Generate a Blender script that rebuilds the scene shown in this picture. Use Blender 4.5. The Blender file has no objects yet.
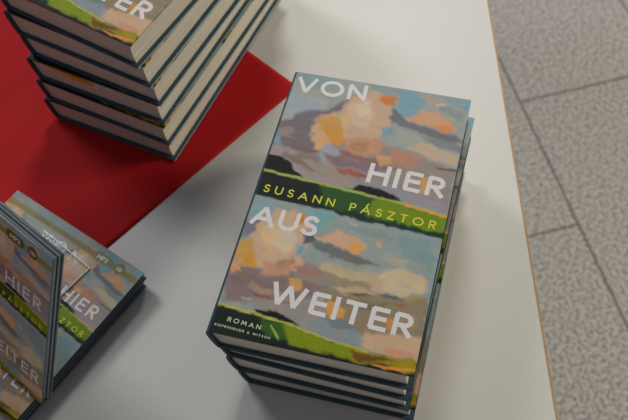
import bpy, bmesh, math, random
import numpy as np
from mathutils import Vector, Matrix

C = bpy.context.scene.collection
SC = bpy.context.scene
TZ = 0.75                      # height of the table top above the floor

# ------------------------------------------------------------------ camera
cam_d = bpy.data.cameras.new('camera')
cam = bpy.data.objects.new('camera', cam_d)
C.objects.link(cam)
SC.camera = cam
F_PX, TILT, ROLL, CAM_H = 856.51, 0.546826, -0.111097, 0.597094
cam_d.sensor_fit = 'HORIZONTAL'
cam_d.sensor_width = 36.0
cam_d.lens = F_PX / 628.0 * 36.0
cam_d.clip_start = 0.02
cam_d.clip_end = 50
fw = Vector((0, math.sin(TILT), -math.cos(TILT)))
rt = Vector((1, 0, 0))
up = Vector((0, math.cos(TILT), math.sin(TILT)))
c_, s_ = math.cos(ROLL), math.sin(ROLL)
r2 = c_ * rt + s_ * up
u2 = -s_ * rt + c_ * up
m = Matrix((r2, u2, -fw)).transposed().to_4x4()
m.translation = Vector((0, 0, TZ + CAM_H))
cam.matrix_world = m
cam_d.dof.use_dof = True
cam_d.dof.focus_distance = 0.555
cam_d.dof.aperture_fstop = 12.0

# ------------------------------------------------------------------ world and lights
world = bpy.data.worlds.new('world')
SC.world = world
world.use_nodes = True
bgn = world.node_tree.nodes['Background']
bgn.inputs[0].default_value = (0.90, 0.88, 1.0, 1)
bgn.inputs[1].default_value = 0.13


def area_lamp(name, loc, target, sx, sy, power, col):
    d = bpy.data.lights.new(name, 'AREA')
    d.shape = 'RECTANGLE'
    d.size, d.size_y = sx, sy
    d.energy = power
    d.color = col
    o = bpy.data.objects.new(name, d)
    C.objects.link(o)
    o.location = loc
    o.rotation_euler = (Vector(target) - Vector(loc)).to_track_quat('-Z', 'Y').to_euler()
    return o


area_lamp('area_panel_light', (0.35, 2.2, 2.75), (0.05, 0.4, 0.75), 0.5, 0.5, 19, (1.0, 0.97, 0.94))
area_lamp('area_panel_light', (-1.1, 1.8, 2.75), (-0.1, 0.4, 0.75), 0.6, 0.6, 15, (0.97, 0.98, 1.0))
area_lamp('area_panel_light', (2.3, 0.7, 1.8), (0.0, 0.4, 0.8), 0.7, 0.7, 30, (1.0, 0.93, 0.76))  # not on the ceiling: low side lamp added to brighten the fore-edge pages

SC.view_settings.view_transform = 'Standard'
SC.view_settings.look = 'None'
SC.view_settings.exposure = 0.0
SC.view_settings.gamma = 1.0
SC.view_settings.use_curve_mapping = False


# ------------------------------------------------------------------ helpers
def lin(c):
    return tuple(((v / 255.0) / 12.92 if v / 255.0 <= 0.04045 else ((v / 255.0 + 0.055) / 1.055) ** 2.4) for v in c)


def mat(name, col, rough=0.6, spec=0.5, coat=0.0, coat_rough=0.1, noise=None, bump=None, metallic=0.0):
    """procedural principled material; noise = (scale, amount), bump = (scale, strength, distance)"""
    m_ = bpy.data.materials.new(name)
    m_.use_nodes = True
    nt = m_.node_tree
    b = nt.nodes['Principled BSDF']
    rgb = lin(col)
    b.inputs['Base Color'].default_value = (*rgb, 1)
    b.inputs['Roughness'].default_value = rough
    b.inputs['Specular IOR Level'].default_value = spec
    b.inputs['Coat Weight'].default_value = coat
    b.inputs['Coat Roughness'].default_value = coat_rough
    b.inputs['Metallic'].default_value = metallic
    tc = nt.nodes.new('ShaderNodeTexCoord')
    if noise:
        n = nt.nodes.new('ShaderNodeTexNoise')
        n.inputs['Scale'].default_value = noise[0]
        n.inputs['Detail'].default_value = 5
        nt.links.new(tc.outputs['Object'], n.inputs['Vector'])
        r = nt.nodes.new('ShaderNodeValToRGB')
        a = noise[1]
        r.color_ramp.elements[0].position = 0.3
        r.color_ramp.elements[1].position = 0.7
        r.color_ramp.elements[0].color = (*[max(0, v * (1 - a)) for v in rgb], 1)
        r.color_ramp.elements[1].color = (*[min(1, v * (1 + a)) for v in rgb], 1)
        nt.links.new(n.outputs['Fac'], r.inputs['Fac'])
        nt.links.new(r.outputs['Color'], b.inputs['Base Color'])
    if bump:
        n2 = nt.nodes.new('ShaderNodeTexNoise')
        n2.inputs['Scale'].default_value = bump[0]
        n2.inputs['Detail'].default_value = 4
        nt.links.new(tc.outputs['Object'], n2.inputs['Vector'])
        bp = nt.nodes.new('ShaderNodeBump')
        bp.inputs['Strength'].default_value = bump[1]
        bp.inputs['Distance'].default_value = bump[2]
        nt.links.new(n2.outputs['Fac'], bp.inputs['Height'])
        nt.links.new(bp.outputs['Normal'], b.inputs['Normal'])
    return m_


def art_mat(name, rough, coat, coat_rough):
    """printed artwork: the colour comes from the painted attribute, a little paper noise on top"""
    m_ = bpy.data.materials.new(name)
    m_.use_nodes = True
    nt = m_.node_tree
    b = nt.nodes['Principled BSDF']
    at = nt.nodes.new('ShaderNodeAttribute')
    at.attribute_name = 'paint'
    tc = nt.nodes.new('ShaderNodeTexCoord')
    n = nt.nodes.new('ShaderNodeTexNoise')
    n.inputs['Scale'].default_value = 140
    n.inputs['Detail'].default_value = 6
    nt.links.new(tc.outputs['Object'], n.inputs['Vector'])
    mr = nt.nodes.new('ShaderNodeMapRange')
    mr.inputs['To Min'].default_value = 0.92
    mr.inputs['To Max'].default_value = 1.08
    nt.links.new(n.outputs['Fac'], mr.inputs['Value'])
    mx = nt.nodes.new('ShaderNodeVectorMath')
    mx.operation = 'SCALE'
    nt.links.new(at.outputs['Color'], mx.inputs[0])
    nt.links.new(mr.outputs['Result'], mx.inputs['Scale'])
    nt.links.new(mx.outputs['Vector'], b.inputs['Base Color'])
    b.inputs['Roughness'].default_value = rough
    b.inputs['Coat Weight'].default_value = coat
    b.inputs['Coat Roughness'].default_value = coat_rough
    b.inputs['Specular IOR Level'].default_value = 0.18
    return m_


def pages_mat(name, col):
    m_ = bpy.data.materials.new(name)
    m_.use_nodes = True
    nt = m_.node_tree
    b = nt.nodes['Principled BSDF']
    tc = nt.nodes.new('ShaderNodeTexCoord')
    mp = nt.nodes.new('ShaderNodeMapping')
    mp.inputs['Scale'].default_value = (6, 6, 900)
    nt.links.new(tc.outputs['Object'], mp.inputs['Vector'])
    n = nt.nodes.new('ShaderNodeTexNoise')
    n.inputs['Scale'].default_value = 2.0
    n.inputs['Detail'].default_value = 3
    nt.links.new(mp.outputs['Vector'], n.inputs['Vector'])
    r = nt.nodes.new('ShaderNodeValToRGB')
    rgb = lin(col)
    r.color_ramp.elements[0].position = 0.3
    r.color_ramp.elements[1].position = 0.7
    r.color_ramp.elements[0].color = (*[v * 0.78 for v in rgb], 1)
    r.color_ramp.elements[1].color = (*rgb, 1)
    nt.links.new(n.outputs['Fac'], r.inputs['Fac'])
    nt.links.new(r.outputs['Color'], b.inputs['Base Color'])
    b.inputs['Roughness'].default_value = 0.85
    return m_


def link(name, me, mats, parent=None, loc=None):
    for m_ in mats:
        me.materials.append(m_)
    o = bpy.data.objects.new(name, me)
    C.objects.link(o)
    if parent:
        o.parent = parent
    if loc:
        o.location = loc
    return o


def bm_obj(name, bm, mats, parent=None, smooth=False, bevel=0.0):
    me = bpy.data.meshes.new(name)
    bmesh.ops.recalc_face_normals(bm, faces=bm.faces)
    if smooth:
        for f in bm.faces:
            f.smooth = True
    bm.to_mesh(me)
    bm.free()
    o = link(name, me, mats if isinstance(mats, (list, tuple)) else [mats], parent)
    if bevel:
        md = o.modifiers.new('bevel', 'BEVEL')
        md.width = bevel
        md.segments = 2
        md.limit_method = 'ANGLE'
        md.angle_limit = math.radians(40)
    return o


def box(bm, x0, x1, y0, y1, z0, z1):
    vs = [bm.verts.new((x, y, z)) for z in (z0, z1) for y in (y0, y1) for x in (x0, x1)]
    for f in ((0, 1, 3, 2), (4, 5, 7, 6), (0, 1, 5, 4), (2, 3, 7, 6), (0, 2, 6, 4), (1, 3, 7, 5)):
        bm.faces.new([vs[i] for i in f])


def prism_y(bm, prof, y0, y1):
    """closed xz profile swept along y"""
    a = [bm.verts.new((x, y0, z)) for x, z in prof]
    b = [bm.verts.new((x, y1, z)) for x, z in prof]
    n = len(prof)
    for i in range(n):
        j = (i + 1) % n
        bm.faces.new((a[i], a[j], b[j], b[i]))
    bm.faces.new(a)
    bm.faces.new(b)


def strip_y(bm, line, y0, y1, t):
    """an open xz polyline given the thickness t (towards its left normal) and swept along y"""
    outer = []
    n = len(line)
    for i, (x, z) in enumerate(line):
        p = line[max(i - 1, 0)]
        q = line[min(i + 1, n - 1)]
        dx, dz = q[0] - p[0], q[1] - p[1]
        l_ = math.hypot(dx, dz)
        outer.append((x - dz / l_ * t, z + dx / l_ * t))
    A = [[bm.verts.new((x, y, z)) for x, z in line] for y in (y0, y1)]
    B = [[bm.verts.new((x, y, z)) for x, z in outer] for y in (y0, y1)]
    for i in range(n - 1):
        bm.faces.new((A[0][i], A[0][i + 1], A[1][i + 1], A[1][i]))
        bm.faces.new((B[0][i], B[0][i + 1], B[1][i + 1], B[1][i]))
        for k in (0, 1):
            bm.faces.new((A[k][i], A[k][i + 1], B[k][i + 1], B[k][i]))
    for i in (0, n - 1):
        bm.faces.new((A[0][i], A[1][i], B[1][i], B[0][i]))


def empty(name, loc, rotz=0.0):
    o = bpy.data.objects.new(name, None)
    o.empty_display_size = 0.02
    C.objects.link(o)
    o.location = loc
    o.rotation_euler = (0, 0, rotz)
    return o


def tag(o, label, cat, group=None):
    o['label'] = label
    o['category'] = cat
    if group:
        o['group'] = group


def dup(root, children):
    r = root.copy()
    C.objects.link(r)
    for ch in children:
        c = ch.copy()
        C.objects.link(c)
        c.parent = r
    return r


# ------------------------------------------------------------------ lettering: capitals as strokes, cap height 1
def arc(cx, cy, rx, ry, a0, a1, n=14):
    return [(cx + rx * math.cos(math.radians(a0 + (a1 - a0) * i / n)),
             cy + ry * math.sin(math.radians(a0 + (a1 - a0) * i / n))) for i in range(n + 1)]


GLYPH = {
    'A': (0.86, [[(0, 0), (0.43, 1), (0.86, 0)], [(0.17, 0.32), (0.69, 0.32)]]),
    'C': (0.80, [arc(0.47, 0.5, 0.47, 0.5, 48, 312, 20)]),
    'D': (0.76, [[(0, 0), (0, 1), (0.28, 1)] + arc(0.28, 0.5, 0.48, 0.5, 90, -90) + [(0, 0)]]),
    'E': (0.52, [[(0.52, 1), (0, 1), (0, 0), (0.52, 0)], [(0, 0.52), (0.46, 0.52)]]),
    'G': (0.86, [arc(0.48, 0.5, 0.48, 0.5, 48, 340, 20) + [(0.94, 0.45), (0.55, 0.45)]]),
    'H': (0.72, [[(0, 0), (0, 1)], [(0.72, 0), (0.72, 1)], [(0, 0.52), (0.72, 0.52)]]),
    'I': (0.02, [[(0, 0), (0, 1)]]),
    'K': (0.62, [[(0, 0), (0, 1)], [(0.6, 1), (0.03, 0.5), (0.64, 0)]]),
    'L': (0.46, [[(0, 1), (0, 0), (0.46, 0)]]),
    'M': (0.90, [[(0, 0), (0.08, 1), (0.45, 0.25), (0.82, 1), (0.9, 0)]]),
    'N': (0.74, [[(0, 0), (0, 1), (0.74, 0), (0.74, 1)]]),
    'O': (0.98, [arc(0.49, 0.5, 0.49, 0.5, 0, 360, 28)]),
    'P': (0.52, [[(0, 0), (0, 1), (0.26, 1)] + arc(0.26, 0.73, 0.27, 0.27, 90, -90) + [(0, 0.46)]]),
    'R': (0.56, [[(0, 0), (0, 1), (0.28, 1)] + arc(0.28, 0.73, 0.27, 0.27, 90, -90) + [(0, 0.46)], [(0.24, 0.46), (0.58, 0)]]),
    'S': (0.52, [arc(0.27, 0.745, 0.235, 0.255, 35, 250, 12) + arc(0.25, 0.255, 0.26, 0.255, 70, -150, 12)]),
    'T': (0.62, [[(0, 1), (0.62, 1)], [(0.31, 0), (0.31, 1)]]),
    'U': (0.70, [[(0, 1), (0, 0.35)] + arc(0.35, 0.35, 0.35, 0.35, 180, 360) + [(0.7, 1)]]),
    'V': (0.82, [[(0, 1), (0.41, 0), (0.82, 1)]]),
    'W': (1.24, [[(0, 1), (0.3, 0), (0.62, 1), (0.94, 0), (1.24, 1)]]),
    'Z': (0.62, [[(0, 1), (0.62, 1), (0, 0), (0.62, 0)]]),
    '3': (0.50, [arc(0.23, 0.745, 0.24, 0.25, 140, -80, 10) + arc(0.23, 0.25, 0.27, 0.25, 80, -140, 10)]),
    '&': (0.70, [[(0.7, 0), (0.15, 0.72)] + arc(0.33, 0.78, 0.18, 0.2, 190, -20, 8) + [(0.1, 0.38)] + arc(0.28, 0.23, 0.26, 0.23, 140, 350, 8)]),
    ' ': (0.35, []),
}


def glyph_of(ch):
    if ch == '\u00c1':
        w, s = GLYPH['A']
        return w, s + [[(0.40, 1.16), (0.55, 1.38)]]
    if ch == '\u00dc':
        w, s = GLYPH['U']
        return w, s + [[(0.2, 1.16), (0.2, 1.3)], [(0.5, 1.16), (0.5, 1.3)]]
    return GLYPH[ch]


def write(text, base0, base1, cap, weight, out):
    """lays text from base0 to base1 (mm, y up), returns quads/fans of 2D points in out"""
    gl = [glyph_of(ch) for ch in text]
    wid = sum(g[0] for g in gl) * cap
    dx, dy = base1[0] - base0[0], base1[1] - base0[1]
    length = math.hypot(dx, dy)
    gap = (length - wid - weight * cap) / max(1, len(gl) - 1)
    ex, ey = dx / length, dy / length
    pos = weight * cap * 0.5
    hw = weight * cap * 0.5

    def tr(x, y):
        y2 = hw + y * (cap - 2 * hw)
        return (base0[0] + ex * (pos + x * cap) - ey * y2, base0[1] + ey * (pos + x * cap) + ex * y2)
    for (w, strokes) in gl:
        for st in strokes:
            pts = [tr(*p) for p in st]
            n = len(pts)
            for i in range(n - 1):
                (x0, y0), (x1, y1) = pts[i], pts[i + 1]
                l_ = math.hypot(x1 - x0, y1 - y0)
                if l_ < 1e-6:
                    continue
                ux, uy = (x1 - x0) / l_, (y1 - y0) / l_
                e0 = hw if i == 0 else hw * 0.35
                e1 = hw if i == n - 2 else hw * 0.35
                a = (x0 - ux * e0, y0 - uy * e0)
                b = (x1 + ux * e1, y1 + uy * e1)
                out.append([(a[0] - uy * hw, a[1] + ux * hw), (a[0] + uy * hw, a[1] - ux * hw),
                            (b[0] + uy * hw, b[1] - ux * hw), (b[0] - uy * hw, b[1] + ux * hw)])
        pos += w * cap + gap


# ------------------------------------------------------------------ the painted cover, as brush strokes in mm on a 132 x 216 cover
STROKES = [
    ((150, 158, 158), 0.5, [(-14.1, -6.6), (150.8, -15.9), (144.4, 229.1), (-12.1, 226.8)]),
    ((152, 164, 172), 4, [(-2.4, 21.9), (31.2, 21.6), (31.7, 38.2), (3.9, 44.7)]),
    ((132, 152, 158), 3, [(-0.5, -1.9), (25.1, -3.0), (38.3, 4.7), (25.4, 13.4), (6.3, 12.2)]),
    ((136, 152, 158), 3, [(59.8, -0.4), (82.0, -1.7), (80.0, 6.4), (61.4, 6.9)]),
    ((110, 106, 122), 2.5, [(11.8, 38.3), (33.2, 29.6), (45.1, 17.4), (52.8, 11.8), (48.8, 26.9), (35.2, 37.4), (15.7, 47.4)]),
    ((112, 106, 112), 2, [(-4.1, 50.2), (13.6, 39.7), (26.1, 42.3), (33.7, 57.7), (35.9, 74.7), (13.6, 79.8), (-0.1, 74.3), (-0.9, 61.2)]),
    ((138, 128, 134), 1, [(3.6, 53.9), (10.9, 51.3), (16.2, 54.6), (11.6, 59.2), (19.1, 60.2), (8.0, 61.8), (2.2, 59.6)]),
    ((124, 147, 163), 2, [(-7.4, 59.1), (4.1, 58.3), (8.4, 66.2), (-6.3, 67.8)]),
    ((152, 140, 142), 2, [(-4.9, 72.7), (7.7, 66.3), (21.6, 69.3), (45.0, 77.0), (73.3, 76.5), (96.5, 86.4), (70.3, 94.0), (42.8, 96.1), (19.7, 88.7), (1.5, 80.0)]),
    ((132, 124, 128), 2, [(21.6, 69.3), (33.4, 64.8), (42.7, 81.8), (28.4, 81.6)]),
    ((146, 134, 130), 3, [(43.3, 55.5), (74.6, 50.1), (89.8, 53.7), (130.5, 61.7), (134.8, 98.3), (97.9, 92.7), (61.7, 87.6), (42.6, 73.2)]),
    ((190, 163, 138), 2, [(46.3, 16.2), (63.3, 5.5), (77.2, 14.6), (79.7, 33.5), (75.6, 48.0), (53.2, 51.4), (40.9, 60.5), (33.8, 66.5), (25.3, 50.6), (31.0, 35.6), (43.9, 28.0)]),
    ((196, 176, 158), 2, [(49.5, 20.2), (60.9, 14.7), (68.1, 27.0), (63.6, 40.0), (51.9, 40.0), (47.9, 29.0)]),
    ((192, 148, 82), 2, [(26.4, 40.4), (37.8, 33.1), (46.4, 38.5), (48.2, 49.0), (38.6, 51.2), (32.2, 49.1)]),
    ((198, 143, 62), 1.5, [(35.0, 45.7), (46.7, 45.7), (51.2, 55.4), (46.8, 60.9), (38.1, 54.9)]),
    ((204, 162, 122), 1, [(29.4, 52.4), (36.3, 50.8), (38.8, 63.6), (31.5, 66.1)]),
    ((188, 142, 112), 3, [(50.6, 52.9), (70.2, 46.6), (79.1, 50.8), (77.0, 61.0), (56.2, 64.0)]),
    ((196, 118, 55), 2, [(67.9, 9.3), (79.6, 8.4), (80.4, 15.8), (73.6, 18.3), (66.7, 14.3)]),
    ((118, 158, 174), 1.5, [(81.2, 1.4), (89.6, -1.6), (99.9, 9.4), (99.2, 17.0), (87.6, 25.3), (82.0, 16.3)]),
    ((112, 156, 170), 1.5, [(74.4, 39.3), (82.2, 34.8), (86.1, 42.9), (78.3, 47.4)]),
    ((84, 94, 114), 1.5, [(77.4, 25.8), (81.9, 19.2), (86.9, 25.5), (81.1, 33.2)]),
    ((108, 112, 120), 2, [(81.4, 20.2), (90.2, 27.4), (106.9, 30.9), (127.7, 33.3), (134.3, 38.1), (123.1, 39.8), (104.6, 37.8), (89.5, 34.9), (79.0, 30.0)]),
    ((198, 155, 124), 2, [(89.8, 25.7), (99.9, 16.9), (111.7, 16.9), (121.5, 22.9), (125.6, 29.3), (118.1, 32.0), (103.0, 29.1), (91.8, 28.0)]),
    ((206, 140, 84), 1.5, [(110.8, 28.2), (121.9, 24.7), (123.8, 31.5), (114.6, 32.8)]),
    ((180, 155, 140), 2, [(98.0, 3.2), (114.0, 5.1), (113.4, 10.0), (101.3, 9.0)]),
    ((196, 188, 172), 1, [(107.9, 8.4), (114.6, 8.8), (114.2, 10.7), (108.2, 10.3)]),
    ((126, 158, 172), 2, [(112.3, -0.2), (132.5, 0.8), (132.4, 9.3), (114.8, 5.9)]),
    ((182, 168, 146), 1.5, [(97.0, 43.1), (116.9, 45.7), (133.9, 52.3), (132.8, 58.6), (111.8, 56.5), (95.1, 51.6)]),
    ((126, 132, 138), 2, [(99.9, 39.7), (119.1, 38.0), (133.5, 41.8), (133.1, 48.1), (116.9, 45.7)]),
    ((176, 130, 112), 3, [(86.3, 54.4), (108.5, 58.1), (103.3, 67.9), (86.9, 67.4)]),
    ((128, 106, 116), 2, [(36.9, 67.5), (60.9, 69.0), (76.5, 65.4), (92.9, 68.6), (80.4, 76.6), (51.9, 76.2)]),
    ((198, 152, 104), 1.5, [(75.8, 62.1), (84.7, 60.1), (88.8, 66.1), (81.3, 71.2)]),
    ((146, 92, 78), 1.2, [(50.8, 77.4), (67.9, 77.7), (78.4, 80.4), (67.7, 82.9), (53.1, 81.1)]),
    ((142, 140, 150), 2, [(76.1, 82.7), (125.0, 89.9), (132.0, 98.1), (98.7, 96.7), (62.5, 90.8)]),
    ((150, 158, 172), 1.5, [(37.3, 60.4), (48.7, 63.1), (52.2, 68.4), (42.6, 67.1)]),
    ((180, 172, 168), 1, [(48.4, 82.2), (54.9, 82.4), (54.6, 84.2), (49.7, 84.4)]),
    ((196, 148, 98), 1.2, [(108.2, 74.5), (114.1, 72.3), (116.2, 83.6), (110.2, 85.0)]),
    ((92, 84, 64), 0.5, [(114.6, 63.7), (132.0, 62.3), (132.3, 63.9), (120.5, 64.9)]),
    ((128, 112, 108), 1.2, [(11.4, 71.6), (30.1, 74.3), (49.8, 81.9), (47.2, 85.9), (25.0, 82.4), (10.7, 77.0)]),
    ((150, 138, 130), 0.9, [(23.3, 75.9), (49.0, 78.6), (62.3, 84.1), (58.0, 86.8), (36.0, 83.3)]),
    ((118, 100, 100), 1.0, [(13.2, 65.1), (33.8, 66.5), (37.8, 70.8), (18.2, 70.1)]),
    ((206, 170, 126), 1.0, [(44.2, 35.3), (49.3, 28.6), (54.5, 38.5), (48.8, 45.2)]),
    ((206, 186, 164), 0.9, [(53.6, 22.0), (61.7, 18.3), (64.4, 27.0), (57.9, 34.0)]),
    ((176, 128, 92), 1.0, [(56.1, 57.8), (69.1, 51.3), (70.6, 58.1), (58.7, 62.5)]),
    ((140, 100, 96), 1.0, [(48.7, 63.1), (72.1, 64.7), (78.2, 66.8), (53.7, 68.9)]),
    ((158, 162, 158), 1.0, [(88.0, 38.0), (105.3, 41.2), (99.4, 47.9), (86.6, 45.5)]),
    ((134, 146, 150), 1.0, [(110.5, 10.7), (129.9, 11.8), (128.3, 19.6), (112.9, 15.7)]),
    ((8, 10, 10), 0.7, [(1.3, 76.6), (10.1, 77.2), (19.0, 81.2), (25.0, 87.5), (31.8, 91.9), (0.8, 92.2)]),
    ((10, 11, 9), 0.7, [(64.8, 94.4), (70.5, 89.0), (83.7, 88.5), (94.2, 91.9), (101.6, 97.6), (88.6, 98.1), (67.5, 97.1)]),
    ((140, 153, 153), 0.5, [(-1.9, 112.0), (133.9, 116.0), (144.4, 229.1), (-6.1, 225.5)]),
    ((128, 156, 162), 2, [(-0.1, 113.3), (20.8, 113.4), (16.5, 122.5), (7.6, 132.5)]),
    ((116, 116, 124), 2, [(0.6, 134.1), (11.5, 129.2), (15.6, 138.6), (2.8, 146.1)]),
    ((126, 112, 113), 3, [(-2.2, 167.1), (46.4, 162.2), (69.6, 170.4), (52.6, 185.6), (6.1, 193.7)]),
    ((144, 138, 134), 3, [(23.7, 187.0), (64.6, 181.6), (85.7, 202.1), (49.7, 198.9), (26.0, 195.0)]),
    ((142, 130, 118), 2, [(44.5, 155.2), (71.5, 156.7), (99.2, 162.4), (99.1, 168.2), (74.5, 169.3), (46.6, 168.1)]),
    ((136, 124, 102), 2, [(63.4, 171.7), (131.8, 162.5), (135.4, 198.1), (74.7, 196.2)]),
    ((192, 164, 138), 1.5, [(12.2, 131.5), (21.0, 119.1), (34.5, 117.7), (45.0, 126.5), (48.9, 141.2), (46.4, 162.2), (27.2, 165.0), (7.2, 165.0), (1.7, 155.6), (7.9, 145.0)]),
    ((200, 182, 160), 2, [(22.2, 135.5), (35.1, 132.7), (41.2, 143.0), (33.7, 152.3), (23.4, 146.9)]),
    ((192, 148, 78), 1.5, [(1.2, 151.9), (10.5, 144.4), (16.4, 155.4), (11.8, 162.4), (3.2, 162.8)]),
    ((198, 143, 62), 1.5, [(6.7, 156.8), (16.8, 156.8), (18.0, 165.6), (9.5, 166.0)]),
    ((198, 150, 106), 1, [(1.8, 164.7), (7.4, 163.4), (9.1, 171.3), (2.3, 172.8)]),
    ((184, 142, 114), 2.5, [(22.5, 160.1), (42.3, 157.2), (42.3, 166.9), (23.0, 168.9)]),
    ((200, 122, 55), 1.3, [(34.2, 119.3), (41.1, 121.8), (40.9, 129.0), (34.7, 126.4)]),
    ((116, 160, 168), 1.5, [(41.7, 113.6), (58.3, 113.9), (61.1, 119.7), (52.6, 129.5), (46.9, 128.4)]),
    ((110, 156, 168), 1.5, [(39.8, 147.9), (46.7, 143.3), (47.5, 151.5), (41.8, 152.7)]),
    ((80, 88, 104), 1, [(41.6, 134.3), (48.5, 132.0), (53.2, 137.2), (44.8, 143.7)]),
    ((106, 110, 110), 1.5, [(49.2, 137.3), (63.9, 139.4), (81.4, 142.4), (96.6, 147.4), (83.1, 149.6), (65.9, 147.4), (53.6, 144.0)]),
    ((200, 160, 128), 1.5, [(52.9, 135.7), (64.4, 127.6), (75.8, 129.8), (85.2, 135.4), (82.4, 140.7), (67.5, 140.2)]),
    ((210, 152, 88), 1.2, [(74.8, 137.0), (83.8, 135.0), (83.3, 142.0), (76.0, 142.1)]),
    ((190, 164, 146), 1.2, [(71.1, 118.2), (75.8, 118.0), (75.7, 120.4), (71.6, 120.5)]),
    ((196, 160, 140), 1.2, [(89.7, 128.3), (94.5, 128.7), (94.7, 132.6), (90.7, 132.7)]),
    ((122, 148, 152), 2, [(103.9, 121.9), (124.2, 122.1), (131.8, 134.2), (129.6, 143.8), (110.0, 135.3), (104.0, 128.9)]),
    ((176, 164, 138), 1.5, [(62.2, 151.2), (77.1, 152.4), (100.5, 153.2), (98.9, 161.0), (76.0, 161.6), (57.3, 158.3)]),
    ((190, 175, 144), 1.5, [(100.2, 148.8), (111.3, 144.9), (125.0, 147.1), (130.8, 156.9), (114.1, 164.9), (99.5, 163.8), (96.4, 155.6)]),
    ((184, 160, 140), 2, [(93.2, 159.3), (100.5, 156.2), (102.6, 166.0), (94.8, 166.3)]),
    ((176, 160, 134), 1, [(70.5, 168.7), (85.1, 164.0), (98.2, 167.0), (78.3, 171.3)]),
    ((104, 84, 66), 0.6, [(77.4, 170.1), (88.9, 169.0), (96.7, 168.7), (88.1, 171.4)]),
    ((74, 100, 94), 1, [(99.9, 165.9), (111.6, 165.5), (118.4, 166.9), (103.9, 169.3)]),
    ((156, 146, 72), 0.8, [(116.2, 165.9), (128.0, 162.6), (128.5, 165.4), (119.8, 167.3)]),
    ((138, 84, 74), 1, [(18.8, 181.6), (27.8, 181.0), (35.7, 185.8), (28.2, 186.7)]),
    ((172, 162, 156), 1, [(15.9, 187.3), (23.3, 187.8), (23.2, 189.9), (16.5, 189.3)]),
    ((120, 104, 106), 2, [(29.5, 177.7), (51.5, 181.6), (49.5, 186.3), (32.7, 184.3)]),
    ((198, 150, 92), 1, [(41.6, 169.2), (49.1, 167.6), (51.8, 175.0), (44.8, 175.8)]),
    ((206, 148, 72), 1, [(68.6, 182.1), (72.8, 178.3), (81.2, 180.8), (82.2, 187.6), (75.4, 191.2)]),
    ((190, 132, 76), 1, [(108.4, 181.2), (114.3, 181.3), (114.7, 189.6), (109.5, 189.3)]),
    ((152, 104, 72), 1, [(111.4, 170.6), (117.0, 169.3), (116.6, 173.7), (112.1, 174.0)]),
    ((128, 140, 152), 2, [(58.5, 195.6), (86.5, 192.3), (101.1, 202.9), (90.1, 207.3), (70.1, 203.4)]),
    ((190, 160, 132), 2, [(97.2, 194.1), (133.9, 190.2), (133.9, 206.5), (108.7, 205.9), (97.9, 202.9)]),
    ((196, 140, 110), 1, [(111.0, 202.1), (129.1, 200.8), (129.8, 204.7), (114.9, 205.3)]),
    ((122, 106, 102), 1.2, [(6.8, 172.5), (24.2, 173.1), (41.4, 178.0), (25.8, 178.6), (7.3, 178.3)]),
    ((150, 132, 122), 0.9, [(18.8, 177.2), (41.6, 180.9), (51.0, 184.5), (39.2, 184.3), (18.8, 181.6)]),
    ((206, 178, 140), 1.0, [(14.3, 138.9), (19.9, 129.7), (26.7, 139.2), (20.6, 146.8)]),
    ((176, 130, 104), 1.0, [(29.4, 158.5), (41.2, 152.9), (42.7, 158.6), (32.2, 163.9)]),
    ((150, 118, 110), 1.0, [(44.0, 158.3), (59.8, 157.8), (63.7, 162.8), (46.7, 163.6)]),
    ((146, 132, 106), 1.0, [(65.9, 160.9), (89.5, 160.1), (94.0, 162.8), (69.4, 164.5)]),
    ((120, 106, 88), 1.0, [(87.4, 173.7), (106.7, 173.0), (106.5, 178.1), (89.9, 178.9)]),
    ((150, 128, 104), 1.0, [(117.6, 175.6), (128.0, 176.2), (126.4, 187.7), (118.6, 186.7)]),
    ((126, 146, 146), 1.0, [(65.9, 119.4), (93.5, 121.1), (102.2, 127.0), (77.7, 126.2)]),
    ((156, 160, 152), 1.0, [(93.5, 136.7), (114.2, 139.7), (111.3, 144.9), (96.4, 143.6)]),
    ((110, 124, 128), 1.0, [(69.4, 190.4), (85.9, 189.6), (90.8, 194.1), (74.7, 196.2)]),
    ((12, 13, 12), 0.7, [(27.0, 196.2), (36.2, 192.1), (45.9, 194.2), (63.4, 202.2), (50.6, 202.2), (31.8, 199.3)]),
    ((10, 24, 22), 0.6, [(0.3, 90.6), (27.6, 92.0), (66.9, 94.8), (102.3, 97.5), (134.1, 101.7), (133.9, 116.0), (102.5, 115.2), (61.0, 113.3), (33.2, 113.1), (-0.6, 111.7)]),
    ((36, 78, 28), 2, [(43.5, 93.4), (66.9, 94.8), (102.3, 97.5), (102.3, 114.4), (60.6, 111.8), (49.8, 110.2)]),
    ((104, 132, 10), 2, [(81.3, 96.5), (102.3, 97.5), (135.5, 102.2), (135.1, 115.0), (102.0, 112.9), (79.6, 110.7)]),
    ((10, 48, 34), 0.8, [(49.8, 110.2), (102.0, 112.9), (136.2, 113.9), (135.6, 118.0), (102.8, 116.7), (61.3, 114.8)]),
    ((150, 168, 88), 0.4, [(0.1, 89.8), (27.4, 91.2), (66.8, 94.0), (102.1, 96.7), (102.5, 98.3), (67.2, 96.0), (27.9, 93.2), (0.6, 91.8)]),
    ((202, 156, 72), 0.4, [(101.4, 96.5), (133.8, 100.1), (134.2, 102.5), (101.8, 98.4)]),
    ((10, 28, 20), 0.6, [(-2.4, 195.6), (23.4, 197.0), (49.9, 199.6), (76.7, 204.1), (102.6, 206.6), (132.7, 206.8), (135.6, 221.3), (-4.2, 219.7)]),
    ((46, 88, 20), 2, [(32.0, 200.0), (49.9, 199.6), (76.7, 204.1), (75.6, 212.5), (36.8, 210.0)]),
    ((118, 134, 8), 2, [(46.9, 200.2), (76.7, 204.1), (96.1, 206.0), (98.0, 214.3), (53.5, 212.5)]),
    ((150, 130, 20), 1.5, [(89.6, 205.3), (112.1, 207.2), (132.6, 206.1), (134.0, 213.1), (93.0, 214.0)]),
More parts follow.
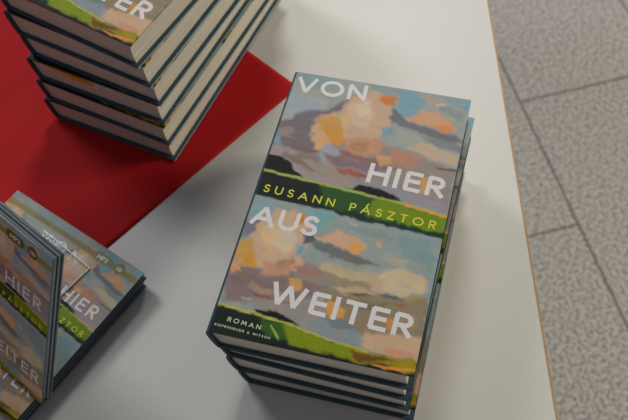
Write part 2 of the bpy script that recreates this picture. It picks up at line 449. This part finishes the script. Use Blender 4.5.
    ((96, 70, 16), 1.2, [(91.6, 208.3), (109.3, 208.5), (118.9, 209.8), (107.1, 213.0), (92.7, 212.8)]),
    ((206, 140, 60), 0.5, [(102.8, 213.2), (113.5, 213.6), (133.5, 210.6), (133.7, 211.9), (113.9, 215.5)]),
    ((8, 20, 20), 0.5, [(37.6, 212.6), (60.0, 213.2), (104.6, 215.5), (134.2, 214.4), (135.6, 221.3), (30.5, 220.9)]),
    ((170, 170, 84), 0.4, [(-2.5, 195.2), (23.2, 196.3), (49.7, 198.9), (76.5, 203.4), (102.4, 206.0), (102.7, 207.2), (76.8, 204.7), (50.2, 200.6), (23.8, 198.3), (-2.0, 196.9)]),
    ((160, 180, 70), 0.4, [(39.4, 203.3), (45.4, 210.9), (46.6, 210.6), (40.6, 203.0)]),
]
PAINT_GAIN = 1.28     # print colours are brighter than they look in the dim hall


def vnoise(x, y, seed):
    """smooth value noise on arrays"""
    xi, yi = np.floor(x).astype(int), np.floor(y).astype(int)
    fx, fy = x - xi, y - yi
    fx, fy = fx * fx * (3 - 2 * fx), fy * fy * (3 - 2 * fy)

    def h(a, b):
        v = np.sin(a * 127.1 + b * 311.7 + seed * 74.7) * 43758.5453
        return v - np.floor(v)
    return (h(xi, yi) * (1 - fx) * (1 - fy) + h(xi + 1, yi) * fx * (1 - fy)
            + h(xi, yi + 1) * (1 - fx) * fy + h(xi + 1, yi + 1) * fx * fy) * 2 - 1


def paint(x, y):
    """linear colour of the painting at mm coordinates (y down from the top edge)"""
    col = np.zeros((len(x), 3))
    wx = x + 1.6 * vnoise(x / 8 + y / 16, y / 4 - x / 14, 1) + 1.1 * vnoise(x / 3.6 + y / 5, y / 3 - x / 6, 2) + 0.5 * vnoise(x / 1.5, y / 1.5, 8)
    wy = y + 1.6 * vnoise(x / 9, y / 5, 3) + 0.9 * vnoise(x / 3.4, y / 3 - x / 6, 4) + 0.4 * vnoise(x / 1.6, y / 1.6, 9)
    for (c, soft, pts) in STROKES:
        k = 0.25 if soft < 0.65 else (0.6 if soft < 0.75 else 1.0)
        px = x + (wx - x) * k
        py = y + (wy - y) * k
        P = np.array(pts)
        n = len(P)
        inside = np.zeros(len(x), bool)
        dist = np.full(len(x), 1e9)
        for i in range(n):
            ax, ay = P[i]
            bx, by = P[(i + 1) % n]
            cond = (ay > py) != (by > py)
            den = (by - ay) if abs(by - ay) > 1e-9 else 1e-9
            inside ^= cond & (px < (bx - ax) * (py - ay) / den + ax)
            dx, dy = bx - ax, by - ay
            t = np.clip(((px - ax) * dx + (py - ay) * dy) / (dx * dx + dy * dy + 1e-12), 0, 1)
            dist = np.minimum(dist, np.hypot(px - ax - t * dx, py - ay - t * dy))
        sd = np.where(inside, dist, -dist)
        w = soft * (0.9 if soft > 0.75 else 0.8)
        a = np.clip(sd / (2 * w) + 0.5, 0, 1)
        a = (a * a * (3 - 2 * a))[:, None]
        col = col * (1 - a) + np.array(lin(c))[None, :] * a
    # brush texture
    b = 1 + 0.035 * vnoise(x / 9 + y / 14, y / 2.2 - x / 20, 5) + 0.03 * vnoise(x / 2.5, y / 1.6 - x / 8, 6)
    # patches of warmer and cooler pigment
    h1 = 0.09 * vnoise(x / 5 + y / 9, y / 3.5 - x / 9, 11) + 0.05 * vnoise(x / 2, y / 1.7, 12)
    tint = np.stack([1 + h1, 1 + 0.15 * h1, 1 - h1], 1)
    return np.clip(col * PAINT_GAIN * b[:, None] * tint * np.array([1.0, 0.975, 0.92]), 0, 0.95)


def set_paint(me, cols):
    at = me.color_attributes.new('paint', 'FLOAT_COLOR', 'POINT')
    arr = np.ones((len(me.vertices), 4), np.float32)
    arr[:, :3] = cols
    at.data.foreach_set('color', arr.ravel())


# ------------------------------------------------------------------ materials
M_TABLE = mat('white_laminate', (224, 223, 216), 0.42, 0.5, noise=(3, 0.012))
M_EDGE = mat('beech_edge_band', (188, 148, 100), 0.5, noise=(60, 0.12))
M_LEG = mat('grey_table_steel', (120, 122, 124), 0.35, metallic=0.8)
M_RED = mat('red_cloth', (190, 20, 24), 0.75, 0.25, noise=(8, 0.04), bump=(700, 0.15, 0.0004))
M_PAGES = pages_mat('book_pages', (230, 219, 200))
M_CASE = mat('petrol_book_cloth', (54, 82, 94), 0.6, noise=(90, 0.15))
M_ART = art_mat('printed_jacket', 0.5, 0.0, 0.3)
M_WHITE_INK = mat('white_title_print', (226, 224, 222), 0.45, noise=(200, 0.03))
M_YELLOW_INK = mat('yellow_author_print', (222, 222, 30), 0.5, noise=(200, 0.03))
M_PALE_INK = mat('pale_green_print', (196, 214, 176), 0.5, noise=(200, 0.03))
M_RIBBON = mat('amber_ribbon', (240, 170, 10), 0.5, noise=(120, 0.15))
M_CD_ART = art_mat('printed_disc_sleeve', 0.5, 0.06, 0.1)
M_CD_SIDE = mat('dark_sleeve_edge', (62, 72, 76), 0.35, coat=0.5, noise=(150, 0.15))
M_CD_TRAY = mat('grey_disc_tray', (84, 96, 104), 0.3, coat=0.5, noise=(90, 0.08))
M_OLIVE = mat('olive_band_print', (176, 168, 84), 0.4, noise=(60, 0.08))
M_DARK_OLIVE = mat('dark_olive_print', (92, 94, 16), 0.4, noise=(60, 0.08))
M_CREAM_INK = mat('cream_badge_print', (232, 228, 200), 0.4, noise=(60, 0.03))

M_RIM = mat('polished_acrylic_rim', (214, 218, 216), 0.2, noise=(40, 0.05))
M_CLEAR = mat('clear_acrylic', (240, 246, 246), 0.03, noise=(5, 0.01))
b_ = M_CLEAR.node_tree.nodes['Principled BSDF']
b_.inputs['Alpha'].default_value = 0.10

# ------------------------------------------------------------------ floor: long grey stone tiles laid in a half bond
FL_ANG = math.radians(98.4)
M_FLOOR = bpy.data.materials.new('grey_stone_tiles')
M_FLOOR.use_nodes = True
nt = M_FLOOR.node_tree
b_ = nt.nodes['Principled BSDF']
tc = nt.nodes.new('ShaderNodeTexCoord')
br = nt.nodes.new('ShaderNodeTexBrick')
br.offset = 0.5
br.inputs['Scale'].default_value = 1.0
br.inputs['Brick Width'].default_value = 0.575
br.inputs['Row Height'].default_value = 0.297
br.inputs['Mortar Size'].default_value = 0.0020
br.inputs['Mortar Smooth'].default_value = 0.2
br.inputs['Bias'].default_value = 0.0
br.inputs['Color1'].default_value = (1, 1, 1, 1)
br.inputs['Color2'].default_value = (0.95, 0.95, 0.95, 1)
br.inputs['Mortar'].default_value = (0, 0, 0, 1)
nt.links.new(tc.outputs['Object'], br.inputs['Vector'])
n1 = nt.nodes.new('ShaderNodeTexNoise')
n1.inputs['Scale'].default_value = 170
n1.inputs['Detail'].default_value = 3
nt.links.new(tc.outputs['Object'], n1.inputs['Vector'])
n2 = nt.nodes.new('ShaderNodeTexNoise')
n2.inputs['Scale'].default_value = 5
nt.links.new(tc.outputs['Object'], n2.inputs['Vector'])
r1 = nt.nodes.new('ShaderNodeValToRGB')
r1.color_ramp.elements[0].position = 0.32
r1.color_ramp.elements[1].position = 0.60
r1.color_ramp.elements[0].color = (*lin((118, 114, 110)), 1)
r1.color_ramp.elements[1].color = (*lin((210, 206, 200)), 1)
nt.links.new(n1.outputs['Fac'], r1.inputs['Fac'])
mm_ = nt.nodes.new('ShaderNodeMixRGB')
mm_.blend_type = 'MULTIPLY'
mm_.inputs['Fac'].default_value = 1
nt.links.new(r1.outputs['Color'], mm_.inputs['Color1'])
nt.links.new(br.outputs['Color'], mm_.inputs['Color2'])
mg = nt.nodes.new('ShaderNodeMixRGB')
mg.inputs['Color2'].default_value = (*lin((98, 84, 74)), 1)
nt.links.new(br.outputs['Fac'], mg.inputs['Fac'])
nt.links.new(mm_.outputs['Color'], mg.inputs['Color1'])
nt.links.new(mg.outputs['Color'], b_.inputs['Base Color'])
b_.inputs['Roughness'].default_value = 0.5
bm = bmesh.new()
box(bm, -4, 4, -4, 4, -0.1, 0)
fl = bm_obj('floor', bm, M_FLOOR)
fl['kind'] = 'structure'
fl.location = (0.4245, 1.0138, 0)
fl.rotation_euler = (0, 0, FL_ANG)

# ------------------------------------------------------------------ table: the right edge runs through (0.164, 0.342)
T_ANG = math.radians(-4.6)
tbl = empty('table', (0.1672, 0.342, 0), T_ANG)
tag(tbl, 'white laminate table with thin light wood edge, carrying all the books', 'table')
bm = bmesh.new()
box(bm, -1.3983, -0.0017, -0.62, 1.0, TZ - 0.025, TZ)
bm_obj('table_top', bm, M_TABLE, tbl)
bm = bmesh.new()
box(bm, -0.0017, 0.0, -0.62, 1.0, TZ - 0.025, TZ - 0.0002)
box(bm, -1.40, -1.3983, -0.62, 1.0, TZ - 0.025, TZ - 0.0002)
box(bm, -1.40, 0.0, -0.6225, -0.62, TZ - 0.025, TZ - 0.0002)
box(bm, -1.40, 0.0, 1.0, 1.0025, TZ - 0.025, TZ - 0.0002)
bm_obj('edge_band', bm, M_EDGE, tbl)
for x in (-1.30, -0.14):
    for y in (-0.52, 0.88):
        bm = bmesh.new()
        bmesh.ops.create_cone(bm, cap_ends=True, segments=24, radius1=0.022, radius2=0.025, depth=TZ - 0.025,
                              matrix=Matrix.Translation((x, y, (TZ - 0.025) / 2)))
        bm_obj('leg', bm, M_LEG, tbl)

# ------------------------------------------------------------------ red cloth with faint fold creases
CA = math.radians(-49.4)
cl = empty('red_cloth', (-0.0019, 0.4927, TZ), CA)
bm = bmesh.new()
NX, NY = 120, 150
SX, SY = 0.62, 0.78          # along -x (up-left in the picture) and -y (down-left)
grid = []
for j in range(NY + 1):
    row = []
    for i in range(NX + 1):
        x, y = -SX * i / NX, -SY * j / NY
        z = 0.0008
        for cx, amp in ((-0.205, 0.0010), (-0.41, 0.0010)):
            z += amp * math.exp(-((x - cx) / 0.008) ** 2)
        for cy, amp in ((-0.26, 0.0010), (-0.52, 0.0010)):
            z += amp * math.exp(-((y - cy) / 0.008) ** 2)
        row.append(bm.verts.new((x, y, z)))
    grid.append(row)
for j in range(NY):
    for i in range(NX):
        bm.faces.new((grid[j][i], grid[j][i + 1], grid[j + 1][i + 1], grid[j + 1][i]))
low = []
edge = [grid[0][i] for i in range(NX + 1)] + [grid[j][NX] for j in range(1, NY + 1)] \
    + [grid[NY][i] for i in range(NX - 1, -1, -1)] + [grid[j][0] for j in range(NY - 1, 0, -1)]
low = [bm.verts.new((v.co.x, v.co.y, 0.0001)) for v in edge]
for k in range(len(edge)):
    q = (k + 1) % len(edge)
    bm.faces.new((edge[k], edge[q], low[q], low[k]))
me = bpy.data.meshes.new('red_cloth')
bmesh.ops.recalc_face_normals(bm, faces=bm.faces)
for f in bm.faces:
    f.smooth = True
bm.to_mesh(me)
bm.free()
bpy.data.objects.remove(cl)
cl = link('red_cloth', me, [M_RED], None, (-0.0019, 0.4927, TZ))
cl.rotation_euler = (0, 0, CA)
tag(cl, 'bright red cloth lying flat on the white table under the tall book stack', 'cloth')

# ------------------------------------------------------------------ the hardcover novel
W, L, T = 0.132, 0.216, 0.02522
BT = 0.0017                  # board thickness


def spine_x(z):
    """rounded spine, slightly cocked: furthest out under the front board"""
    q = min(1.0, max(0.0, z / T))
    return 0.0002 + 0.0052 * (1 - q) ** 2.0 + 0.0016 * max(0.0, (q - 0.75) / 0.25) ** 2


def make_book():
    root = empty('hardcover_book', (0, 0, 0))
    kids = []
    # page block: rounded spine, slightly hollow fore edge
    bm = bmesh.new()
    z0, z1 = BT, T - BT
    prof = [(spine_x(z1 + (z0 - z1) * i / 12) + 0.0018, z1 + (z0 - z1) * i / 12) for i in range(13)]
    prof += [(W - 0.0035 - 0.0012 * math.sin(math.pi * i / 8), z0 + (z1 - z0) * i / 8) for i in range(9)]
    prism_y(bm, prof, 0.0032, L - 0.0032)
    kids.append(bm_obj('page_block', bm, M_PAGES, root))
    # case: front board, back board and rounded spine in one cloth
    bm = bmesh.new()
    box(bm, 0.0030, W - 0.0003, 0.0003, L - 0.0003, T - BT, T - 0.0003)
    box(bm, 0.0065, W - 0.0003, 0.0003, L - 0.0003, 0.0003, BT)
    lo, hi = 0.0012, T - 0.0012
    n = 14
    outer = [(0.0031, T - 0.0003)] + [(spine_x(hi + (lo - hi) * i / n) + 0.0003, hi + (lo - hi) * i / n) for i in range(n + 1)] + [(0.0068, 0.0003)]
    inner = [(0.0068, BT)] + [(spine_x(lo + 0.0012 + (hi - lo - 0.0024) * i / n) + 0.0017, lo + 0.0012 + (hi - lo - 0.0024) * i / n) for i in range(n + 1)] + [(0.0031, T - BT)]
    prism_y(bm, outer + inner, 0.0003, L - 0.0003)
    kids.append(bm_obj('hard_case', bm, M_CASE, root))
    # dust jacket: painted front, dark spine, back, wrapped a little over the fore edges
    e = 0.00015
    path = [(W + e, T - BT)]
    path += [(W + e, T + e)]
    nx = 124
    for i in range(1, nx + 1):
        x = W + e - (W - 0.0022) * i / nx
        dip = 0.0
        path.append((x, T + e + dip))
    n = 12
    path += [(spine_x(hi + (lo - hi) * i / n) - e, hi + e + (lo - hi - 2 * e) * i / n) for i in range(n + 1)]
    path += [(0.0062, -0.00004), (W + e, -0.00004), (W + e, BT)]
    ny = 206
    nP = len(path)
    verts, cx, cy, kind = [], [], [], []
    for j in range(ny + 1):
        y = L * j / ny
        for k, (x, z) in enumerate(path):
            verts.append((x, y, z))
            cx.append(x * 1000)
            cy.append((L - y) * 1000)
            kind.append(0 if k <= nx + 1 and x > 0.0024 else (1 if k <= nx + 1 + 14 else 2))
    faces = []
    for j in range(ny):
        for k in range(nP - 1):
            a = j * nP + k
            faces.append((a, a + 1, a + 1 + nP, a + nP))
    cx, cy, kind = np.array(cx), np.array(cy), np.array(kind)
    cols = paint(cx, cy)
    cols[kind == 1] = np.array(lin((52, 78, 90)))
    cols[kind == 2] = np.array(lin((150, 170, 176)))
    # lettering, printed in the same sheet
    inks = []

    def put(mi, text, b0, b1, cap, weight):
        q = []
        write(text, (b0[0], 216 - b0[1]), (b1[0], 216 - b1[1]), cap, weight, q)
        inks.append((mi, q))
    put(1, 'VON', (5.8, 19.0), (58.0, 17.2), 14.8, 0.19)
    put(1, 'HIER', (73.4, 85.4), (126.4, 87.6), 16.4, 0.195)
    put(1, 'AUS', (5.0, 134.6), (51.0, 135.6), 15.6, 0.195)
    put(1, 'WEITER', (33.0, 189.0), (125.0, 192.4), 16.2, 0.195)
    put(2, 'SUSANN P\u00c1SZTOR', (7.0, 108.2), (126.0, 112.4), 6.4, 0.15)
    put(3, 'ROMAN', (12.0, 206.6), (34.0, 207.6), 3.2, 0.18)
    put(3, 'KIEPENHEUER & WITSCH', (5.0, 211.0), (41.5, 212.4), 1.6, 0.2)
    nv = len(verts)
    fm = [0] * len(faces)
    for mi, quads in inks:
        for q in quads:
            base = len(verts)
            for (x, y) in q:
                verts.append((x / 1000, y / 1000, T + e + 0.00006))
            faces.append(tuple(range(base, base + 4)))
            fm.append(mi)
    me = bpy.data.meshes.new('dust_jacket')
    me.from_pydata(verts, [], faces)
    allc = np.ones((len(verts), 3)) * 0.6
    allc[:nv] = cols
    set_paint(me, allc)
    jk = link('dust_jacket', me, [M_ART, M_WHITE_INK, M_YELLOW_INK, M_PALE_INK], root)
    me.polygons.foreach_set('material_index', fm)
    kids.append(jk)
    # amber ribbon tip showing at the foot of the pages
    bm = bmesh.new()
    prism_y(bm, [(0.0290, T - BT - 0.0040), (0.0305, T - BT - 0.0034), (0.0345, T - BT - 0.0046), (0.0340, T - BT - 0.0052)], 0.0026, 0.0050)
    rb = bm_obj('ribbon_bookmark', bm, M_RIBBON, root)
    rb['label'] = 'small amber ribbon tip at the foot of the pages'
    kids.append(rb)
    return root, kids


book0, book_parts = make_book()
used = [False]


def place_book(br_xy, ang_deg, z, label, group, sx=1.0, sy=1.0):
    """br_xy = the foot / fore-edge corner"""
    if used[0]:
        o = dup(book0, book_parts)
    else:
        o = book0
        used[0] = True
    a = math.radians(ang_deg)
    o.location = (br_xy[0] - W * sx * math.cos(a), br_xy[1] - W * sx * math.sin(a), TZ + z + 0.0002)
    o.scale = (sx, sy, 1)      # trim sizes differ by a millimetre or two
    o.rotation_euler = (0, 0, a)
    tag(o, label, 'book', group)
    return o


G1 = 'copies of the novel in the front stack'
mid = [((0.05280, 0.18100), -20.1, 0.965, 1.0, 'bottom hardcover of the stack in the middle of the white table'),
       ((0.04890, 0.18010), -20.6, 0.975, 1.0, 'third hardcover from the top of the stack in the middle of the table'),
       ((0.04780, 0.17850), -21.4, 0.99, 1.012, 'hardcover directly below the top one of the middle stack, cover hidden'),
       ((0.0484, 0.1770), -19.96, 1.012, 0.999, 'top hardcover of the middle stack, whole cloudscape cover with title in view')]
for i, (p, a, sx, sy, lab) in enumerate(mid):
    place_book(p, a, i * T, lab, G1, sx, sy)
G2 = 'copies of the novel in the tall stack'
tall = [((-0.1130, 0.4262), -30.3, 0.965, 'bottom hardcover of the tall stack, lying directly on the red cloth'),
        ((-0.1127, 0.4238), -31.6, 0.965, 'hardcover second from the bottom of the tall stack on red cloth'),
        ((-0.1116, 0.4265), -31.2, 0.968, 'hardcover third from the bottom of the tall stack on red cloth, amber ribbon tongue showing'),
        ((-0.1092, 0.4250), -33.0, 0.985, 'hardcover third from the top of the tall stack on red cloth'),
        ((-0.1114, 0.4228), -33.6, 1.0, 'hardcover second from the top of the tall stack on red cloth'),
        ((-0.1150, 0.4205), -36.4, 1.0, 'top hardcover of the tall stack on red cloth, cover cut off by the frame')]
for i, (p, a, sx, lab) in enumerate(tall):
    o = place_book(p, a, i * T + 0.0016, lab, G2, sx)
    if i == 2:
        bm = bmesh.new()
        zz = T - BT
        pr = [(0.0190, zz - 0.0040), (0.0200, zz - 0.0022), (0.0260, zz - 0.0022), (0.0340, zz - 0.0042), (0.0480, zz - 0.0050),
              (0.0600, zz - 0.0064), (0.0640, zz - 0.0080), (0.0600, zz - 0.0098), (0.0500, zz - 0.0102), (0.0420, zz - 0.0098), (0.0320, zz - 0.0068), (0.0240, zz - 0.0060)]
        prism_y(bm, pr, 0.0021, 0.0030)
        t_ = bm_obj('ribbon_tongue', bm, M_RIBBON, o)
        t_['label'] = 'wide amber tongue lying across the foot of the pages'

# ------------------------------------------------------------------ audio-book sleeves
CW, CH, CT = 0.138, 0.137, 0.0090


def rrect(x0, x1, y0, y1, r, n=8):
    pts = []
    for cx, cy, a in ((x1 - r, y1 - r, 0), (x0 + r, y1 - r, 90), (x0 + r, y0 + r, 180), (x1 - r, y0 + r, 270)):
        for i in range(n + 1):
            t = math.radians(a + 90 * i / n)
            pts.append((cx + r * math.cos(t), cy + r * math.sin(t)))
    return pts


def make_disc():
    root = empty('audiobook_case', (0, 0, 0))
    kids = []
    # card body: two boards joined by the spine, dark grey tray between
    bm = bmesh.new()
    box(bm, 0, CW, 0, CH, CT - 0.0016, CT - 0.0001)
    box(bm, 0, CW, 0, CH, 0, 0.0016)
    box(bm, 0, 0.0012, 0, CH, 0.0016, CT - 0.0016)
    kids.append(bm_obj('card_sleeve', bm, M_CD_SIDE, root, bevel=0.0004))
    bm = bmesh.new()
    box(bm, 0.0014, CW - 0.0008, 0.0008, CH - 0.0008, 0.0018, 0.0040)
    box(bm, 0.0014, CW - 0.0014, 0.0014, CH - 0.0014, 0.0046, CT - 0.0018)
    kids.append(bm_obj('disc_tray', bm, M_CD_TRAY, root))
    nx, ny = 138, 137
    verts, cx, cy = [], [], []
    for j in range(ny + 1):
        for i in range(nx + 1):
            x, y = CW * i / nx, CH * j / ny
            verts.append((x, y, CT))
            cx.append(x * 1000)
            cy.append((CH - y) * 1000)
    faces = []
    for j in range(ny):
        for i in range(nx):
            a = j * (nx + 1) + i
            faces.append((a, a + 1, a + nx + 2, a + nx + 1))
    cx, cy = np.array(cx), np.array(cy)
    bx = 132 - (138 - cx) / 0.67
    bx = np.where(bx < 2, 4 - bx, bx)
    by = np.interp(cy, [0, 15, 41, 59.5, 68.5, 112, 130, 137], [0, 20, 69, 104, 116, 171, 200, 212])
    cols = paint(bx, by)
    # the olive stripe is printed transparent, stronger towards the left
    fm = [0] * len(faces)
    nv = len(verts)
    s = ((cy > 6.3) & (cy < 11.2))[:, None] * 0.85
    cols = cols * (1 - s) + np.array(lin((150, 140, 58))) * s

    def poly(mi, pts, z):
        base = len(verts)
        for (x, y) in pts:
            verts.append((x / 1000, (137 - y) / 1000, CT + z))
        faces.append(tuple(range(base, base + len(pts))))
        fm.append(mi)

    def put(mi, text, b0, b1, cap, weight):
        q = []
        write(text, (b0[0], 137 - b0[1]), (b1[0], 137 - b1[1]), cap, weight, q)
        for p in q:
            poly(mi, [(x, 137 - y) for x, y in p], 0.00010)
    poly(2, rrect(93.5, 111.5, 4.6, 12.2, 3.7), 0.00005)
    poly(2, rrect(115.0, 124.4, 3.6, 12.8, 4.6), 0.00005)
    put(3, 'MP3', (97.5, 10.4), (107.5, 10.4), 3.8, 0.2)
    put(3, 'CD', (117.0, 9.9), (122.4, 9.9), 2.8, 0.22)
    put(2, 'UNGEK\u00dcRZTE', (29.5, 10.0), (47.5, 10.0), 2.4, 0.26)
    put(2, 'AUTORINNENLESUNG', (50.0, 10.0), (88.0, 10.0), 2.4, 0.26)
    put(1, 'VON', (45.5, 24.6), (88.0, 24.6), 10.2, 0.165)
    put(1, 'HIER', (94.5, 51.6), (130.5, 51.6), 10.6, 0.165)
    put(1, 'AUS', (48.0, 84.5), (77.0, 84.5), 10.4, 0.165)
    put(1, 'WEITER', (70.0, 121.4), (133.0, 121.4), 10.6, 0.165)
    put(4, 'SUSANN P\u00c1SZTOR', (50.0, 65.6), (133.0, 66.4), 4.3, 0.15)
    me = bpy.data.meshes.new('front_cover')
    me.from_pydata(verts, [], faces)
    allc = np.ones((len(verts), 3)) * 0.6
    allc[:nv] = cols
    set_paint(me, allc)
    fc = link('front_cover', me, [M_CD_ART, M_WHITE_INK, M_DARK_OLIVE, M_CREAM_INK, M_YELLOW_INK], root)
    me.polygons.foreach_set('material_index', fm)
    kids.append(fc)
    return root, kids


disc0, disc_parts = make_disc()
GD = 'audio-book cases of the same title'
A_ = math.radians(-41.0)


def disc_at(o, tr_xy, ang, z):
    """tr_xy = head / right corner of the cover"""
    ca, sa = math.cos(ang), math.sin(ang)
    ox = tr_xy[0] - (CW * ca - CH * sa)
    oy = tr_xy[1] - (CW * sa + CH * ca)
    o.location = (ox, oy, TZ + z)
    o.rotation_euler = (0, 0, ang)


d_low = dup(disc0, disc_parts)
disc_at(d_low, (-0.1362, 0.3090), A_ - math.radians(0.4), 0.0032)
tag(d_low, 'lower shrink-wrapped audio-book case, underneath the flat one at the left edge', 'audiobook', GD)
disc_at(disc0, (-0.13396, 0.31131), math.radians(-40.4), 0.0124)
tag(disc0, 'upper audio-book case lying flat in front of the red cloth, olive badges in view', 'audiobook', GD)

# leaning case: foot corner B, width along -50 deg, leaning back
BASE_Z = 0.0124 + CT + 0.0002
wdir = Vector((math.cos(math.radians(-45.5)), math.sin(math.radians(-45.5)), 0))
back = Vector((math.cos(math.radians(44.5)), math.sin(math.radians(44.5)), 0))
lean = math.radians(27)
updir = back * math.sin(lean) + Vector((0, 0, math.cos(lean)))
ndir = wdir.cross(updir)
Bp = Vector((-0.20414, 0.21430, TZ + BASE_Z + 0.0018 + CT * math.sin(lean)))
d_up = dup(disc0, disc_parts)
mt = Matrix((wdir, updir, ndir)).transposed().to_4x4()
org = Bp - wdir * CW - ndir * CT
mt.translation = org
d_up.matrix_world = mt
tag(d_up, 'audio-book case leaning upright on a clear stand at the left edge', 'audiobook', GD)

# clear acrylic stand
st = empty('display_stand', (Bp.x, Bp.y, TZ + BASE_Z), math.radians(-45.5))
tag(st, 'small clear acrylic stand holding up the leaning audio-book case', 'display stand')
X0, X1 = (-0.1087, -0.0560)
bm = bmesh.new()
box(bm, X0, X1, -0.006, 0.0938, 0.0001, 0.0015)
bm_obj('base_plate', bm, M_CLEAR, st, bevel=0.0003)
bm = bmesh.new()
box(bm, X0, X1, 0.0938, 0.0938 + 0.0007, 0.0001, 0.0016)
box(bm, X1, X1 + 0.0005, 0.03, 0.0938 + 0.0007, 0.0001, 0.0016)
e_ = bm_obj('polished_edge', bm, M_RIM, st)
e_['label'] = 'bright polished rim of the clear base plate'
bm = bmesh.new()
off = CT * math.cos(lean) + 0.0004
h = 0.075
y0 = off
prism = [(y0, 0.0016), (y0 + h * math.tan(lean), 0.0016 + h), (y0 + 0.0016 + h * math.tan(lean), 0.0016 + h), (y0 + 0.0016, 0.0016)]
va = [bm.verts.new((X0, y, z)) for y, z in prism]
vb = [bm.verts.new((X1, y, z)) for y, z in prism]
for i in range(4):
    j = (i + 1) % 4
    bm.faces.new((va[i], va[j], vb[j], vb[i]))
bm.faces.new(va)
bm.faces.new(vb)
bm_obj('back_rest', bm, M_CLEAR, st, bevel=0.0003)
bm = bmesh.new()
box(bm, X0, X1, -0.0062, -0.0046, 0.0016, 0.010)
bm_obj('front_lip', bm, M_CLEAR, st, bevel=0.0003)
